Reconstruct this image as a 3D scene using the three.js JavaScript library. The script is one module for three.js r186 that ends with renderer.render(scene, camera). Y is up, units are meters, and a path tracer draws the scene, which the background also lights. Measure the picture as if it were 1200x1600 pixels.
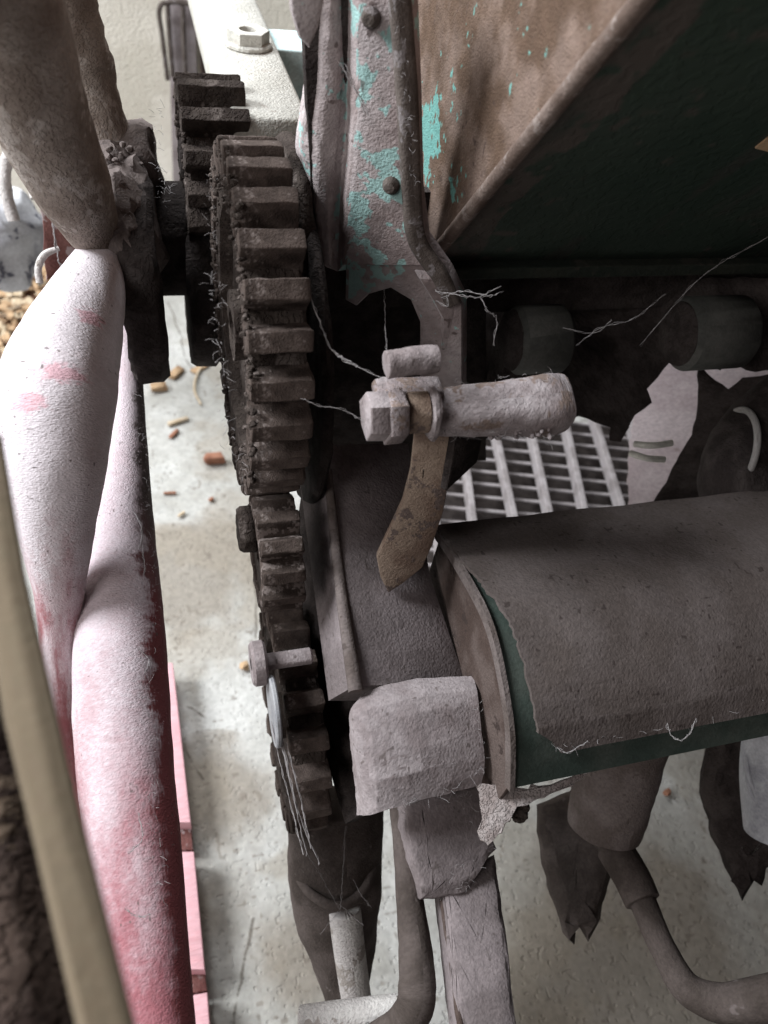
import * as THREE from 'three';
import { RoundedBoxGeometry } from 'three/addons/geometries/RoundedBoxGeometry.js';
import { RectAreaLightUniformsLib } from 'three/addons/lights/RectAreaLightUniformsLib.js';
import { mergeGeometries, mergeVertices, toCreasedNormals } from 'three/addons/utils/BufferGeometryUtils.js';
import { TessellateModifier } from 'three/addons/modifiers/TessellateModifier.js';
import { ImprovedNoise } from 'three/addons/math/ImprovedNoise.js';

// ---------------------------------------------------------------- camera
const V = (x, y, z) => new THREE.Vector3(x, y, z);
const scene = new THREE.Scene();
const FOCAL = 1209;                                       // in pixels of the 1200 x 1600 photograph
const camera = new THREE.PerspectiveCamera(2 * Math.atan(800 / FOCAL) * 180 / Math.PI, 0.75, 0.01, 20);
const EYE = V(0, 0.98, 0);
const mx = V(1, 0.1, -0.27).normalize();                  // the machine's axle as the camera sees it
const my = V(0.1 * 1150 - 0.27 * FOCAL, -1150, -FOCAL).normalize().negate();
const mz = V().crossVectors(mx, my);
const camToWorld = new THREE.Matrix4().set(mx.x, mx.y, mx.z, 0, my.x, my.y, my.z, 0, mz.x, mz.y, mz.z, 0, 0, 0, 0, 1);
camera.quaternion.setFromRotationMatrix(camToWorld);
camera.position.copy(EYE);
camera.focus = 0.55;
camera.userData.fStop = 6.5;
camera.updateMatrixWorld();

// ---------------------------------------------------------------- light: two openings of the shed and an added fill panel, outside the frame
const renderer = new THREE.WebGLRenderer({ antialias: true });
renderer.setSize(768, 1024);
renderer.toneMapping = THREE.LinearToneMapping;
renderer.toneMappingExposure = 1.18;
renderer.shadowMap.enabled = true;
RectAreaLightUniformsLib.init();
scene.background = new THREE.Color().setRGB(0.04, 0.033, 0.033);   // dim even ambient fill added all round the scene
const OPENINGS_AND_FILL = [
  // centre, aim, width, height, intensity, colour
  [V(-1.45, 1.8, -0.85), V(0.1, 0.5, -0.45), 0.8, 0.8, 34, [0.93, 0.97, 1.0], 'bright shed window high on the left, outside the picture'],
  [V(-0.2, 2.25, -1.7), V(0.0, 0.6, -0.6), 0.8, 0.6, 26, [0.93, 0.97, 1.0], 'bright shed window high in the far wall, outside the picture'],
  [V(-1.5, 1.6, 0.7), V(0.2, 0.5, -0.35), 0.9, 0.9, 4.4, [1.0, 0.96, 0.94], 'added soft fill panel on the left behind the viewer, outside the picture'],  // unseen fill panel, added to brighten faces turned to the viewer
];

// ---------------------------------------------------------------- helpers: places
const toWorld = (px, py) => V(px - 600, 800 - py, -FOCAL).normalize().applyMatrix4(camToWorld);
const W = (px, py, t) => toWorld(px, py).multiplyScalar(t).add(EYE);        // a point of the photograph at a distance
const onAxis = (axis, value, px, py) => { const d = toWorld(px, py); return d.multiplyScalar((value - EYE[axis]) / d[axis]).add(EYE); };
const onPlane = (p0, n, px, py) => { const d = toWorld(px, py); return d.multiplyScalar(p0.clone().sub(EYE).dot(n) / d.dot(n)).add(EYE); };
const poly = (axis, value, pts) => pts.map(([x, y]) => onAxis(axis, value, x, y));
let seed = 7;
const rnd = () => { seed = (seed * 1664525 + 1013904223) >>> 0; return seed / 4294967296; };
const rr = (a, b) => a + (b - a) * rnd();

// ---------------------------------------------------------------- helpers: textures
function hash(x, y, s) { let h = (x * 374761393 + y * 668265263 + s * 1274126177) | 0; h = Math.imul(h ^ (h >>> 13), 1274126177); return ((h ^ (h >>> 16)) >>> 0) / 4294967296; }
function vnoise(u, v, f, s) {                                                 // tiles over 0..1
  const x = u * f, y = v * f, x0 = Math.floor(x), y0 = Math.floor(y), a = x - x0, b = y - y0;
  const w = a * a * (3 - 2 * a), z = b * b * (3 - 2 * b), m = (k) => ((k % f) + f) % f;
  const p = hash(m(x0), m(y0), s), q = hash(m(x0 + 1), m(y0), s), r = hash(m(x0), m(y0 + 1), s), t = hash(m(x0 + 1), m(y0 + 1), s);
  return (p + (q - p) * w) * (1 - z) + (r + (t - r) * w) * z;
}
function fbm(u, v, f, o, s) { let a = 0.5, t = 0, n = 0; for (let k = 0; k < o; k++) { t += a * vnoise(u, v, f, s + k * 17); n += a; a *= 0.55; f *= 2; } return t / n; }
const mix = (a, b, k) => [a[0] + (b[0] - a[0]) * k, a[1] + (b[1] - a[1]) * k, a[2] + (b[2] - a[2]) * k];
const ss = (a, b, x) => { const k = Math.min(1, Math.max(0, (x - a) / (b - a))); return k * k * (3 - 2 * k); };
const toS = (c) => c <= 0.0031308 ? 12.92 * c : 1.055 * Math.pow(c, 1 / 2.4) - 0.055;
function tex(w, h, fn, srgb) {
  const d = new Uint8Array(w * h * 4);
  for (let j = 0; j < h; j++) for (let i = 0; i < w; i++) {
    let c = fn((i + 0.5) / w, (j + 0.5) / h); if (typeof c === 'number') c = [c, c, c];
    const k = (j * w + i) * 4;
    for (let n = 0; n < 3; n++) d[k + n] = Math.max(0, Math.min(255, Math.round(255 * (srgb ? toS(Math.max(0, c[n])) : c[n]))));
    d[k + 3] = 255;
  }
  const t = new THREE.DataTexture(d, w, h); t.wrapS = t.wrapT = THREE.RepeatWrapping; t.magFilter = THREE.LinearFilter; t.minFilter = THREE.LinearFilter;
  if (srgb) t.colorSpace = THREE.SRGBColorSpace; t.needsUpdate = true; return t;
}
const grain = tex(512, 512, (u, v) => 0.7 * fbm(u, v, 96, 3, 3) + 0.2 * fbm(u, v, 30, 3, 5) + 0.1 * fbm(u, v, 7, 3, 9), false);   // dust with fluff
const crust = tex(512, 512, (u, v) => { const c = fbm(u, v, 16, 5, 11); return 0.6 * c + 0.4 * ss(0.45, 0.6, fbm(u, v, 40, 3, 13)); }, false);
const pits = tex(512, 512, (u, v) => 0.75 * fbm(u, v, 14, 6, 15) + 0.25 - 0.25 * ss(0.66, 0.8, fbm(u, v, 70, 2, 17)), false);
function mat(tile, fn, { bump = grain, bumpTile = 0.12, bumpScale = 0.0009, rough = 0.95, metal = 0, size = 512 } = {}) {
  const map = tex(size, size, fn, true); map.repeat.set(1 / tile, 1 / tile);
  const b = bump.clone(); b.repeat.set(1 / bumpTile, 1 / bumpTile); b.needsUpdate = true;
  return new THREE.MeshPhysicalMaterial({ map, bumpMap: b, bumpScale, roughness: rough, metalness: metal, specularIntensity: rough > 0.9 ? 0.2 : 0.5 });
}
const specks = (u, v, s, f = 60, th = 0.8) => ss(th, th + 0.06, vnoise(u, v, f, s)) * ss(0.5, 0.6, vnoise(u, v, 15, s + 3));
const two = (a, b, s, f = 9) => (u, v) => { const k = ss(0.3, 0.7, fbm(u, v, f, 6, s)); const g = 0.8 + 0.4 * fbm(u, v, 120, 2, s + 40); return mix(a, b, k).map((c) => c * g); };
const three = (a, b, c, s, f = 9, th = 0.62, w = 0.03) => { const t = two(a, b, s, f); return (u, v) => mix(t(u, v), c, ss(th, th + w, 0.75 * fbm(u, v, 10, 5, s + 70) + 0.25 * fbm(u, v, 60, 2, s + 71))); };
const M = {
  dirt: mat(0.15, three([0.034, 0.026, 0.023], [0.06, 0.048, 0.042], [0.11, 0.09, 0.083], 21, 14, 0.6, 0.1), { bump: crust, bumpTile: 0.07, bumpScale: 0.0016 }),
  toothDust: mat(0.12, three([0.04, 0.03, 0.026], [0.085, 0.065, 0.057], [0.17, 0.14, 0.13], 23, 12, 0.6, 0.1), { bumpTile: 0.07, bumpScale: 0.0007 }),
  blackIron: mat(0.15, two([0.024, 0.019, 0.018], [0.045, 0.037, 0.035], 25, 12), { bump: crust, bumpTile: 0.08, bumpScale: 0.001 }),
  dust: mat(0.2, (u, v) => mix(two([0.21, 0.175, 0.175], [0.3, 0.262, 0.265], 31, 8)(u, v), [0.1, 0.08, 0.075], 0.7 * specks(u, v, 5, 70, 0.86)), { bumpScale: 0.0006 }),
  dustBrown: mat(0.2, (u, v) => mix(two([0.1, 0.08, 0.073], [0.145, 0.12, 0.114], 35, 8)(u, v), [0.07, 0.055, 0.05], 0.7 * specks(u, v, 8, 70, 0.84)), { bumpScale: 0.0008 }),
  boot: mat(0.2, three([0.055, 0.044, 0.039], [0.09, 0.073, 0.067], [0.14, 0.118, 0.113], 37, 8, 0.7, 0.06), { bumpScale: 0.0007 }),
  shaftDust: mat(0.14, three([0.24, 0.2, 0.2], [0.35, 0.31, 0.315], [0.205, 0.155, 0.135], 39, 9, 0.55, 0.07), { bump: crust, bumpTile: 0.06, bumpScale: 0.0005 }),
  paleDust: mat(0.2, three([0.42, 0.39, 0.38], [0.52, 0.5, 0.48], [0.3, 0.27, 0.25], 41, 7), { bumpScale: 0.0012 }),
  barDust: mat(0.2, three([0.46, 0.445, 0.405], [0.53, 0.515, 0.475], [0.45, 0.42, 0.38], 43, 6, 0.66, 0.06)),
  ribIron: mat(0.12, three([0.07, 0.055, 0.048], [0.11, 0.09, 0.08], [0.17, 0.15, 0.15], 55, 9, 0.6, 0.08), { bumpTile: 0.08, bumpScale: 0.0007, rough: 0.85 }),
  foldBrown: mat(0.15, three([0.1, 0.072, 0.06], [0.15, 0.115, 0.1], [0.2, 0.165, 0.15], 59, 9, 0.6, 0.08), { bumpScale: 0.0007 }),
  dustMid: mat(0.2, (u, v) => mix(two([0.15, 0.126, 0.126], [0.215, 0.183, 0.185], 33, 8)(u, v), [0.08, 0.065, 0.06], 0.6 * specks(u, v, 6, 70, 0.86)), { bumpScale: 0.0006 }),
  lidBrown: mat(0.2, (u, v) => mix(two([0.095, 0.077, 0.071], [0.115, 0.095, 0.09], 36, 8)(u, v), [0.04, 0.03, 0.028], 0.7 * specks(u, v, 8, 70, 0.84)), { bumpScale: 0.0005 }),
  plateBrown: mat(0.15, three([0.06, 0.042, 0.036], [0.1, 0.076, 0.068], [0.045, 0.033, 0.03], 57, 7, 0.6, 0.08), { bumpScale: 0.0007 }),
  rust: mat(0.12, three([0.16, 0.085, 0.05], [0.26, 0.17, 0.1], [0.2, 0.165, 0.15], 51, 9, 0.58, 0.08), { bumpTile: 0.08, bumpScale: 0.0008, rough: 0.85 }),
  leverIron: mat(0.1, three([0.15, 0.1, 0.075], [0.23, 0.17, 0.13], [0.11, 0.08, 0.07], 53, 6, 0.58, 0.08), { bumpTile: 0.09, bumpScale: 0.0007, rough: 0.75 }),
  hopperGreen: mat(0.25, three([0.01, 0.015, 0.011], [0.022, 0.024, 0.018], [0.035, 0.032, 0.026], 61, 5, 0.6, 0.12), { bump: crust, bumpTile: 0.12, bumpScale: 0.0007, rough: 0.8 }),
  greenPaint: mat(0.2, two([0.035, 0.05, 0.042], [0.06, 0.072, 0.062], 65, 7), { bumpScale: 0.0003, rough: 0.7 }),
  cupIron: mat(0.2, two([0.045, 0.046, 0.042], [0.075, 0.074, 0.068], 66, 7), { bumpScale: 0.0003, rough: 0.7 }),
  bluePaint: mat(0.2, two([0.4, 0.55, 0.56], [0.52, 0.62, 0.62], 67, 7), { bumpScale: 0.0004, rough: 0.8 }),
  darkWood: mat(0.2, three([0.03, 0.02, 0.017], [0.06, 0.042, 0.034], [0.13, 0.095, 0.07], 71, 6, 0.58, 0.08), { bump: crust, bumpTile: 0.12, bumpScale: 0.004 }),
  beamWood: mat(0.3, (u, v) => mix([0.125, 0.098, 0.068], [0.18, 0.143, 0.1], fbm(u, v, 6, 5, 75)), { bumpScale: 0.0003 }),
  galvanised: mat(0.2, two([0.3, 0.3, 0.33], [0.42, 0.42, 0.45], 77, 10), { bumpScale: 0.0002, rough: 0.5, metal: 0.3 }),
  washerGrey: mat(0.1, two([0.2, 0.2, 0.215], [0.27, 0.27, 0.28], 78, 10), { bumpScale: 0.0003, rough: 0.7 }),
  slat: mat(0.2, two([0.22, 0.195, 0.195], [0.34, 0.31, 0.315], 79, 10), { bumpScale: 0.0005 }),
  sheet: mat(0.2, three([0.4, 0.33, 0.34], [0.48, 0.41, 0.42], [0.3, 0.24, 0.24], 81, 7, 0.64, 0.06), { bumpScale: 0.0008 }),
  redPlate: mat(0.2, three([0.12, 0.05, 0.045], [0.2, 0.1, 0.09], [0.35, 0.28, 0.28], 83, 7, 0.58, 0.06)),
  rag: mat(0.3, three([0.35, 0.35, 0.38], [0.5, 0.5, 0.52], [0.12, 0.12, 0.15], 85, 5, 0.58, 0.08)),
  web: new THREE.MeshStandardMaterial({ color: new THREE.Color().setRGB(0.27, 0.25, 0.25), roughness: 1 }),
  webMat: mat(0.1, two([0.24, 0.2, 0.19], [0.34, 0.3, 0.29], 87, 12), { bump: crust, bumpTile: 0.05, bumpScale: 0.002 }),
  chipOrange: mat(0.1, two([0.36, 0.22, 0.13], [0.46, 0.32, 0.2], 91, 8), { bumpScale: 0.0006 }),
  chipPale: mat(0.1, two([0.5, 0.4, 0.28], [0.62, 0.52, 0.4], 93, 8), { bumpScale: 0.0006 }),
  chipBrown: mat(0.1, two([0.2, 0.09, 0.06], [0.3, 0.15, 0.1], 95, 8), { bumpScale: 0.0006 }),
};
const CRACKS = [[[262, 1098], [300, 1104], [330, 1128]], [[275, 1140], [300, 1190], [318, 1215]], [[398, 1435], [382, 1500], [372, 1550], [360, 1640]], [[262, 470], [282, 520], [290, 560], [312, 590]], [[395, 900], [402, 980], [396, 1040]]].map((c) => c.map(([x, y]) => onAxis('y', 0, x, y)));
const STAINS = [[310, 900, 0.16], [330, 1250, 0.1], [470, 1500, 0.1], [1020, 1460, 0.2], [900, 1560, 0.15], [300, 1420, 0.1]].map(([x, y, r]) => [onAxis('y', 0, x, y), r]);
M.concrete = mat(2.4, (u, v) => {                         // 2.4 m to a side: x from -1.2 to 1.2, z from -2.4 to 0
  const x = u < 0.5 ? u * 2.4 : u * 2.4 - 2.4, z = v * 2.4 - 2.4, n = fbm(u, v, 14, 5, 101), f = fbm(u, v, 60, 3, 103);
  let c = mix([0.36, 0.35, 0.325], [0.49, 0.485, 0.468], ss(0.3, 0.68, 0.6 * n + 0.4 * f));
  let st = 0; for (const [p, r] of STAINS) st = Math.max(st, 1 - Math.hypot(x - p.x, z - p.z) / r);
  c = mix(c, [0.22, 0.19, 0.155], 0.8 * ss(0.45, 0.75, 0.45 * st + 0.5 * n + 0.35 * f * (st > 0)));
  c = mix(c, [0.27, 0.235, 0.19], 0.5 * ss(0.52, 0.66, fbm(u, v, 22, 5, 105)));
  c = mix(c, [0.17, 0.145, 0.12], 0.6 * ss(0.8, 0.88, vnoise(u, v, 420, 107)) * ss(0.45, 0.6, f));
  let d = 1; const jx = 0.007 * (fbm(u, v, 90, 3, 113) - 0.5), jz = 0.007 * (fbm(u, v, 90, 3, 117) - 0.5);
  for (const k of CRACKS) for (let i = 0; i + 1 < k.length; i++) { const a = k[i], b = k[i + 1], dx = b.x - a.x, dz = b.z - a.z, t = Math.min(1, Math.max(0, ((x - a.x) * dx + (z - a.z) * dz) / (dx * dx + dz * dz))); d = Math.min(d, Math.hypot(x + jx - a.x - t * dx, z + jz - a.z - t * dz)); }
  c = mix(c, [0.1, 0.085, 0.07], 0.8 * ss(0.0022, 0.0008, d));
  return c.map((q) => q * (0.84 + 0.32 * fbm(u, v, 500, 2, 109)));
}, { bump: pits, bumpTile: 0.34, bumpScale: 0.003, size: 1536 });
M.plaster = mat(1.2, (u, v) => {
  let c = mix([0.62, 0.575, 0.5], [0.75, 0.71, 0.64], ss(0.35, 0.65, fbm(u, v * 0 + v, 4, 6, 121)));
  return mix(c, [0.5, 0.46, 0.39], 0.6 * ss(0.56, 0.7, fbm(u, v, 6, 5, 125)));
}, { bumpScale: 0.002, bumpTile: 0.3, size: 512 });
// red paint under settled dust: dust lies in patches with ragged rims; how much of the tube's length is still bare differs
function dustyRed(s, bareFrom, bareTo, red = [0.26, 0.052, 0.062], dustC = [0.66, 0.6, 0.63], most = 0.9, blots = 0.5, bare, spots = []) {
  const pink = mix(dustC, red, 0.3), map = tex(512, 1024, (u, v) => {
    const fine = fbm(u, v * 5, 60, 4, s + 5), broad = fbm(u, v, 9, 6, s), along = ss(bareFrom, bareTo, v + 0.5 * (broad - 0.5)), blot = ss(0.6, 0.68, fbm(u, v * 4, 4, 4, s + 30)) * blots;
    let c = mix(dustC, pink, Math.max(blot * ss(0.3, 0.55, fine), ss(0.05, 0.45, along + 0.5 * (fine - 0.5))));
    c = mix(c, red, most * ss(0.35, 0.95, along + 0.26 * (fine - 0.5) + 0.3 * (fbm(u, v * 4, 8, 4, s + 2) - 0.5)));
    for (const [a, b, w, h] of spots) c = mix(c, [0.62, 0.33, 0.38], 0.75 * ss(0.35, 0.75, 1.1 - Math.hypot((u - a) / w, (v - b) / h) + 0.9 * (fine - 0.5)));
    if (bare) c = mix(c, mix([0.13, 0.1, 0.095], bare[2], ss(0.3, 0.6, v + 0.3 * (broad - 0.5))).map((q) => q * (0.8 + 0.4 * broad)), ss(0.0, 0.05, bare[1] / 2 - Math.abs(u - bare[0]) + 0.16 * (fbm(0.37, v, 41, 5, s + 60) - 0.5) + 0.05 * (fbm(u, v, 160, 2, s + 61) - 0.5)) * ss(0.3, 0.42, 0.3 * v + fbm(u, v * 5, 70, 3, s + 64)));  // side strip: ragged dustless paint, with the shade of that side painted in
    c = mix(c, [0.1, 0.075, 0.07], 0.8 * ss(0.9, 0.94, vnoise(u, v * 5, 60, s + 9)) * ss(0.6, 0.7, vnoise(u, v * 4, 9, s + 12)));
    return c.map((x) => x * (0.88 + 0.24 * fbm(u, v * 5, 110, 2, s + 7)));
  }, true);
  const b = grain.clone(); b.repeat.set(1.6, 7); b.needsUpdate = true;
  return new THREE.MeshStandardMaterial({ map, bumpMap: b, bumpScale: 0.0006, roughness: 0.85 });
}
// painted casting: turquoise left in flaked islands
function flaked(s, base1, base2, paint, amount, patches = [], tile = 0.22, size = 512) {     // patches: [u, v, half width, half height, weight] in the texture's own 0..1
  return mat(tile, (u, v) => {
    const k = Math.round(tile / 0.22); let c = two(base1, base2, s, 8 * k)(u, v);
    const n = 0.6 * fbm(u, v, 10 * k, 5, s + 3) + 0.4 * fbm(u, v, 44 * k, 3, s + 4); let p = 0;
    for (const [a, b, w, h, q] of patches) { const d = Math.hypot((u - a) / w, (v - b) / h); if (d < 2) p = Math.max(p, q * (1 - d * d * 0.25)); }
    c = mix(c, paint.map((x) => x * (0.8 + 0.4 * fbm(u, v, 50 * k, 3, s + 8))), 0.9 * ss(amount, amount + 0.03, n + 0.2 * p));
    return mix(c, [0.08, 0.055, 0.05], 0.7 * specks(u, v, s + 6, 50 * k, 0.86));
  }, { bumpScale: 0.0008, bumpTile: 0.1, size });
}
const onCasting = (px, py, w, h, q) => { const p = onAxis('z', -0.47, px, py); return [p.x / 0.5, (p.y - 0.5) / 0.5, w, h, q]; };
const onHopper = (px, py, w, h, q) => { const p = onAxis('x', 0.2, px, py); return [p.z + 1, p.y, w, h, q]; };
M.casting = flaked(141, [0.27, 0.22, 0.215], [0.41, 0.36, 0.36], [0.3, 0.48, 0.46], 0.635, [onCasting(500, 120, 0.02, 0.04, 0.5), onCasting(556, 380, 0.016, 0.07, 1.3), onCasting(590, 330, 0.03, 0.1, 0.55), onCasting(575, 60, 0.016, 0.07, 0.8), onCasting(560, 230, 0.012, 0.04, 0.9), onCasting(628, 350, 0.01, 0.08, 0.7), onCasting(610, 120, 0.02, 0.07, 0.45)], 0.5, 1024);
M.castDust = flaked(151, [0.27, 0.235, 0.235], [0.38, 0.335, 0.335], [0.3, 0.49, 0.46], 0.65);
M.hopperEnd = flaked(161, [0.11, 0.072, 0.052], [0.2, 0.145, 0.12], [0.15, 0.36, 0.33], 0.7, [onHopper(672, 205, 0.02, 0.02, 1.6), onHopper(712, 272, 0.012, 0.01, 0.8), onHopper(705, 150, 0.012, 0.02, 0.5)], 1, 1024);
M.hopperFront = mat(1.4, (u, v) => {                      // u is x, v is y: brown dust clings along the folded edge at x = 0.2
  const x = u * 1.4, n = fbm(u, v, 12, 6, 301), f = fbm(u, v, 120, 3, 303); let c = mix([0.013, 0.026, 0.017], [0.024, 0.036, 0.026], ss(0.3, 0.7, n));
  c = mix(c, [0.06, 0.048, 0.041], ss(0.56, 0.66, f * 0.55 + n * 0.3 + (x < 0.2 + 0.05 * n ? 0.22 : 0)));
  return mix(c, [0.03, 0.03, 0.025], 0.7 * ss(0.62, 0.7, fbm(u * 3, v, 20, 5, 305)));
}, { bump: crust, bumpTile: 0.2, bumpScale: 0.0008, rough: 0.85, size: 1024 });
M.redUpper = mat(1, three([0.17, 0.135, 0.115], [0.25, 0.21, 0.185], [0.34, 0.3, 0.275], 171, 7, 0.57, 0.1), { bump: crust, bumpTile: 0.4, bumpScale: 0.0014 });
M.redWhite = dustyRed(181, 0.5, 0.95, [0.26, 0.052, 0.062], [0.66, 0.6, 0.63], 0.9, 0.3, null, [[0.06, 0.24, 0.07, 0.022], [0.1, 0.335, 0.1, 0.02], [0.18, 0.375, 0.08, 0.022]]);
M.redLong = dustyRed(191, 0.34, 1.25, [0.25, 0.065, 0.08], [0.54, 0.46, 0.49], 0.9, 0.4, [0.72, 0.42, [0.15, 0.032, 0.035]]);  // last argument: bare strip on the right side, darkened with painted shade
M.redBar = dustyRed(201, 3, 4, [0.5, 0.12, 0.14], [0.62, 0.36, 0.39]);

// ---------------------------------------------------------------- helpers: shapes (all in metres, in the world's axes)
const perlin = new ImprovedNoise();
function boxUV(g) {                                                           // uv in metres on every face
  if (g.index) g = g.toNonIndexed();
  const p = g.attributes.position, uv = new Float32Array(p.count * 2), a = V(), b = V(), c = V(), n = V();
  for (let i = 0; i < p.count; i += 3) {
    a.fromBufferAttribute(p, i); b.fromBufferAttribute(p, i + 1); c.fromBufferAttribute(p, i + 2);
    n.subVectors(b, a).cross(c.clone().sub(a)); const x = Math.abs(n.x), y = Math.abs(n.y), z = Math.abs(n.z);
    [a, b, c].forEach((q, k) => { const [s, t] = x > y && x > z ? [q.z, q.y] : y > z ? [q.x, q.z] : [q.x, q.y]; uv[(i + k) * 2] = s; uv[(i + k) * 2 + 1] = t; });
  }
  g.setAttribute('uv', new THREE.BufferAttribute(uv, 2)); return g;
}
function rough(g, amp, freq, crease = 0.9) {                                  // lumps: moves vertices with a noise of their place
  g = g.index ? g : mergeVertices(g.deleteAttribute('uv').deleteAttribute('normal'), 1e-5);
  const p = g.attributes.position;
  for (let i = 0; i < p.count; i++) {
    const x = p.getX(i), y = p.getY(i), z = p.getZ(i), n = (k) => perlin.noise(x * freq + k, y * freq + k * 2, z * freq - k) + 0.5 * perlin.noise(x * freq * 2.3 - k, y * freq * 2.3, z * freq * 2.3 + k);
    p.setXYZ(i, x + amp * n(3.1), y + amp * n(17.7), z + amp * n(41.3));
  }
  g.deleteAttribute('normal'); g.deleteAttribute('uv'); g.computeVertexNormals();
  return toCreasedNormals(g, crease);
}
const fine = (g, edge) => { g = g.index ? g.toNonIndexed() : g; g.deleteAttribute('uv'); g.deleteAttribute('normal'); return new TessellateModifier(edge, 5).modify(g); };
function jag(pts, amp, step = 0.008) {                                        // a polygon whose edges wander like worn ones
  const out = [];
  pts.forEach((a, i) => {
    const b = pts[(i + 1) % pts.length], n = Math.max(1, Math.round(a.distanceTo(b) / step));
    for (let k = 0; k < n; k++) { const q = a.clone().lerp(b, k / n); if (k) q.add(V(rr(-amp, amp), rr(-amp, amp), rr(-amp, amp))); out.push(q); }
  });
  return out;
}
function plate(pts, th, { bevel = 0.0012, holes = [], bend } = {}) {           // polygon -> slab behind it, front face towards the viewer
  const c = V(), n = V(); pts.forEach((p, i) => { c.add(p); n.add(p.clone().cross(pts[(i + 1) % pts.length])); }); c.multiplyScalar(1 / pts.length); n.normalize();
  if (n.dot(EYE.clone().sub(c)) < 0) n.negate();
  const ex = pts[1].clone().sub(pts[0]); ex.addScaledVector(n, -ex.dot(n)).normalize(); const ey = n.clone().cross(ex);
  const flat = (p) => { const d = p.clone().sub(c); return new THREE.Vector2(d.dot(ex), d.dot(ey)); };
  const s = new THREE.Shape(pts.map(flat)); holes.forEach((h) => s.holes.push(new THREE.Path(h.map(flat))));
  const g = new THREE.ExtrudeGeometry(s, { depth: Math.max(1e-4, th - 2 * bevel), bevelEnabled: bevel > 0, bevelThickness: bevel, bevelSize: bevel, bevelOffset: -bevel, bevelSegments: 2, curveSegments: 6 });
  g.translate(0, 0, bevel - th);
  g.applyMatrix4(new THREE.Matrix4().makeBasis(ex, ey, n).setPosition(c));
  return boxUV(toCreasedNormals(g, 0.6));
}
function sweep(pts, radii, { seg = 28, rings = 48, squash = 1, lump = 0, freq = 60, up, power = 2, metres = true, cap = true } = {}) {   // round or squarish tube, with lumps
  const curve = new THREE.CatmullRomCurve3(pts, false, 'centripetal'), rc = new THREE.CatmullRomCurve3(radii.map((r, i) => V(i * 0.02, r, 0)), false, 'centripetal'), fr = (t) => rc.getPoint(t).y;
  const L = curve.getLength(), pos = [], uv = [], idx = []; let N0 = up ? up.clone() : V(0, 0, 1);
  const capN = cap ? 3 : 0;
  for (let i = -capN; i <= rings + capN; i++) {
    const t = Math.min(1, Math.max(0, i / rings)), p = curve.getPoint(t), T = curve.getTangent(t);
    const N = N0.clone().addScaledVector(T, -N0.dot(T)).normalize(); N0 = N; const B = T.clone().cross(N);
    let r = fr(t); const e = i < 0 ? -i : i > rings ? i - rings : 0; if (e) { r *= [1, 0.93, 0.7, 0.001][e]; p.addScaledVector(T, (i < 0 ? -1 : 1) * fr(t) * [0, 0.04, 0.08, 0.08][e]); }
    for (let k = 0; k <= seg; k++) {
      const a = k / seg * Math.PI * 2, ca = Math.cos(a), sa = Math.sin(a), q = Math.pow(Math.pow(Math.abs(ca), power) + Math.pow(Math.abs(sa), power), -1 / power);
      const w = p.clone().addScaledVector(N, r * q * ca * squash).addScaledVector(B, r * q * sa);
      if (lump) w.lerp(p, -lump * (perlin.noise(w.x * freq, w.y * freq, w.z * freq) + 0.5 * perlin.noise(w.x * freq * 2.1, w.y * freq * 2.1, w.z * freq * 2.1)));
      pos.push(w.x, w.y, w.z); uv.push(metres ? k / seg * 2 * Math.PI * radii[0] : k / seg, metres ? t * L : t);
    }
  }
  const n = seg + 1, m = rings + 1 + 2 * capN;
  for (let i = 0; i < m - 1; i++) for (let k = 0; k < seg; k++) idx.push(i * n + k, i * n + k + 1, (i + 1) * n + k, i * n + k + 1, (i + 1) * n + k + 1, (i + 1) * n + k);
  const g = new THREE.BufferGeometry(); g.setAttribute('position', new THREE.Float32BufferAttribute(pos, 3)); g.setAttribute('uv', new THREE.Float32BufferAttribute(uv, 2)); g.setIndex(idx);
  g.computeVertexNormals(); const nr = g.attributes.normal;                    // weld the seam's normals
  for (let i = 0; i < m; i++) { const a = i * n, b = a + seg, x = V(nr.getX(a) + nr.getX(b), nr.getY(a) + nr.getY(b), nr.getZ(a) + nr.getZ(b)).normalize(); nr.setXYZ(a, x.x, x.y, x.z); nr.setXYZ(b, x.x, x.y, x.z); }
  return g.toNonIndexed();
}
function bar(a, b, w, h, { up = V(0, 1, 0), r = 0.002 } = {}) {               // straight bar from a to b: w across, h along «up»
  const d = b.clone().sub(a), L = d.length(); d.normalize(); const x = up.clone().cross(d).normalize(), y = d.clone().cross(x);
  const g = new RoundedBoxGeometry(w, h, L, 2, Math.min(r, w / 2.1, h / 2.1)); g.applyMatrix4(new THREE.Matrix4().makeBasis(x, y, d).setPosition(a.clone().add(b).multiplyScalar(0.5)));
  return boxUV(g);
}
function turned(profile, from, axis, seg = 40) {                              // lathe round an axis; profile [radius, along]
  const g = new THREE.LatheGeometry(profile.map(([r, h]) => new THREE.Vector2(r, h)), seg);
  g.applyQuaternion(new THREE.Quaternion().setFromUnitVectors(V(0, 1, 0), axis.clone().normalize())); g.translate(from.x, from.y, from.z);
  return boxUV(toCreasedNormals(g.index ? g.toNonIndexed() : g, 0.7));
}
const disc = (r, h, b = 0.002, inner = 0) => [[inner, 0], [r - b, 0], [r, b], [r, h - b], [r - b, h], [inner, h], ...(inner ? [[inner, 0]] : [])];
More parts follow.
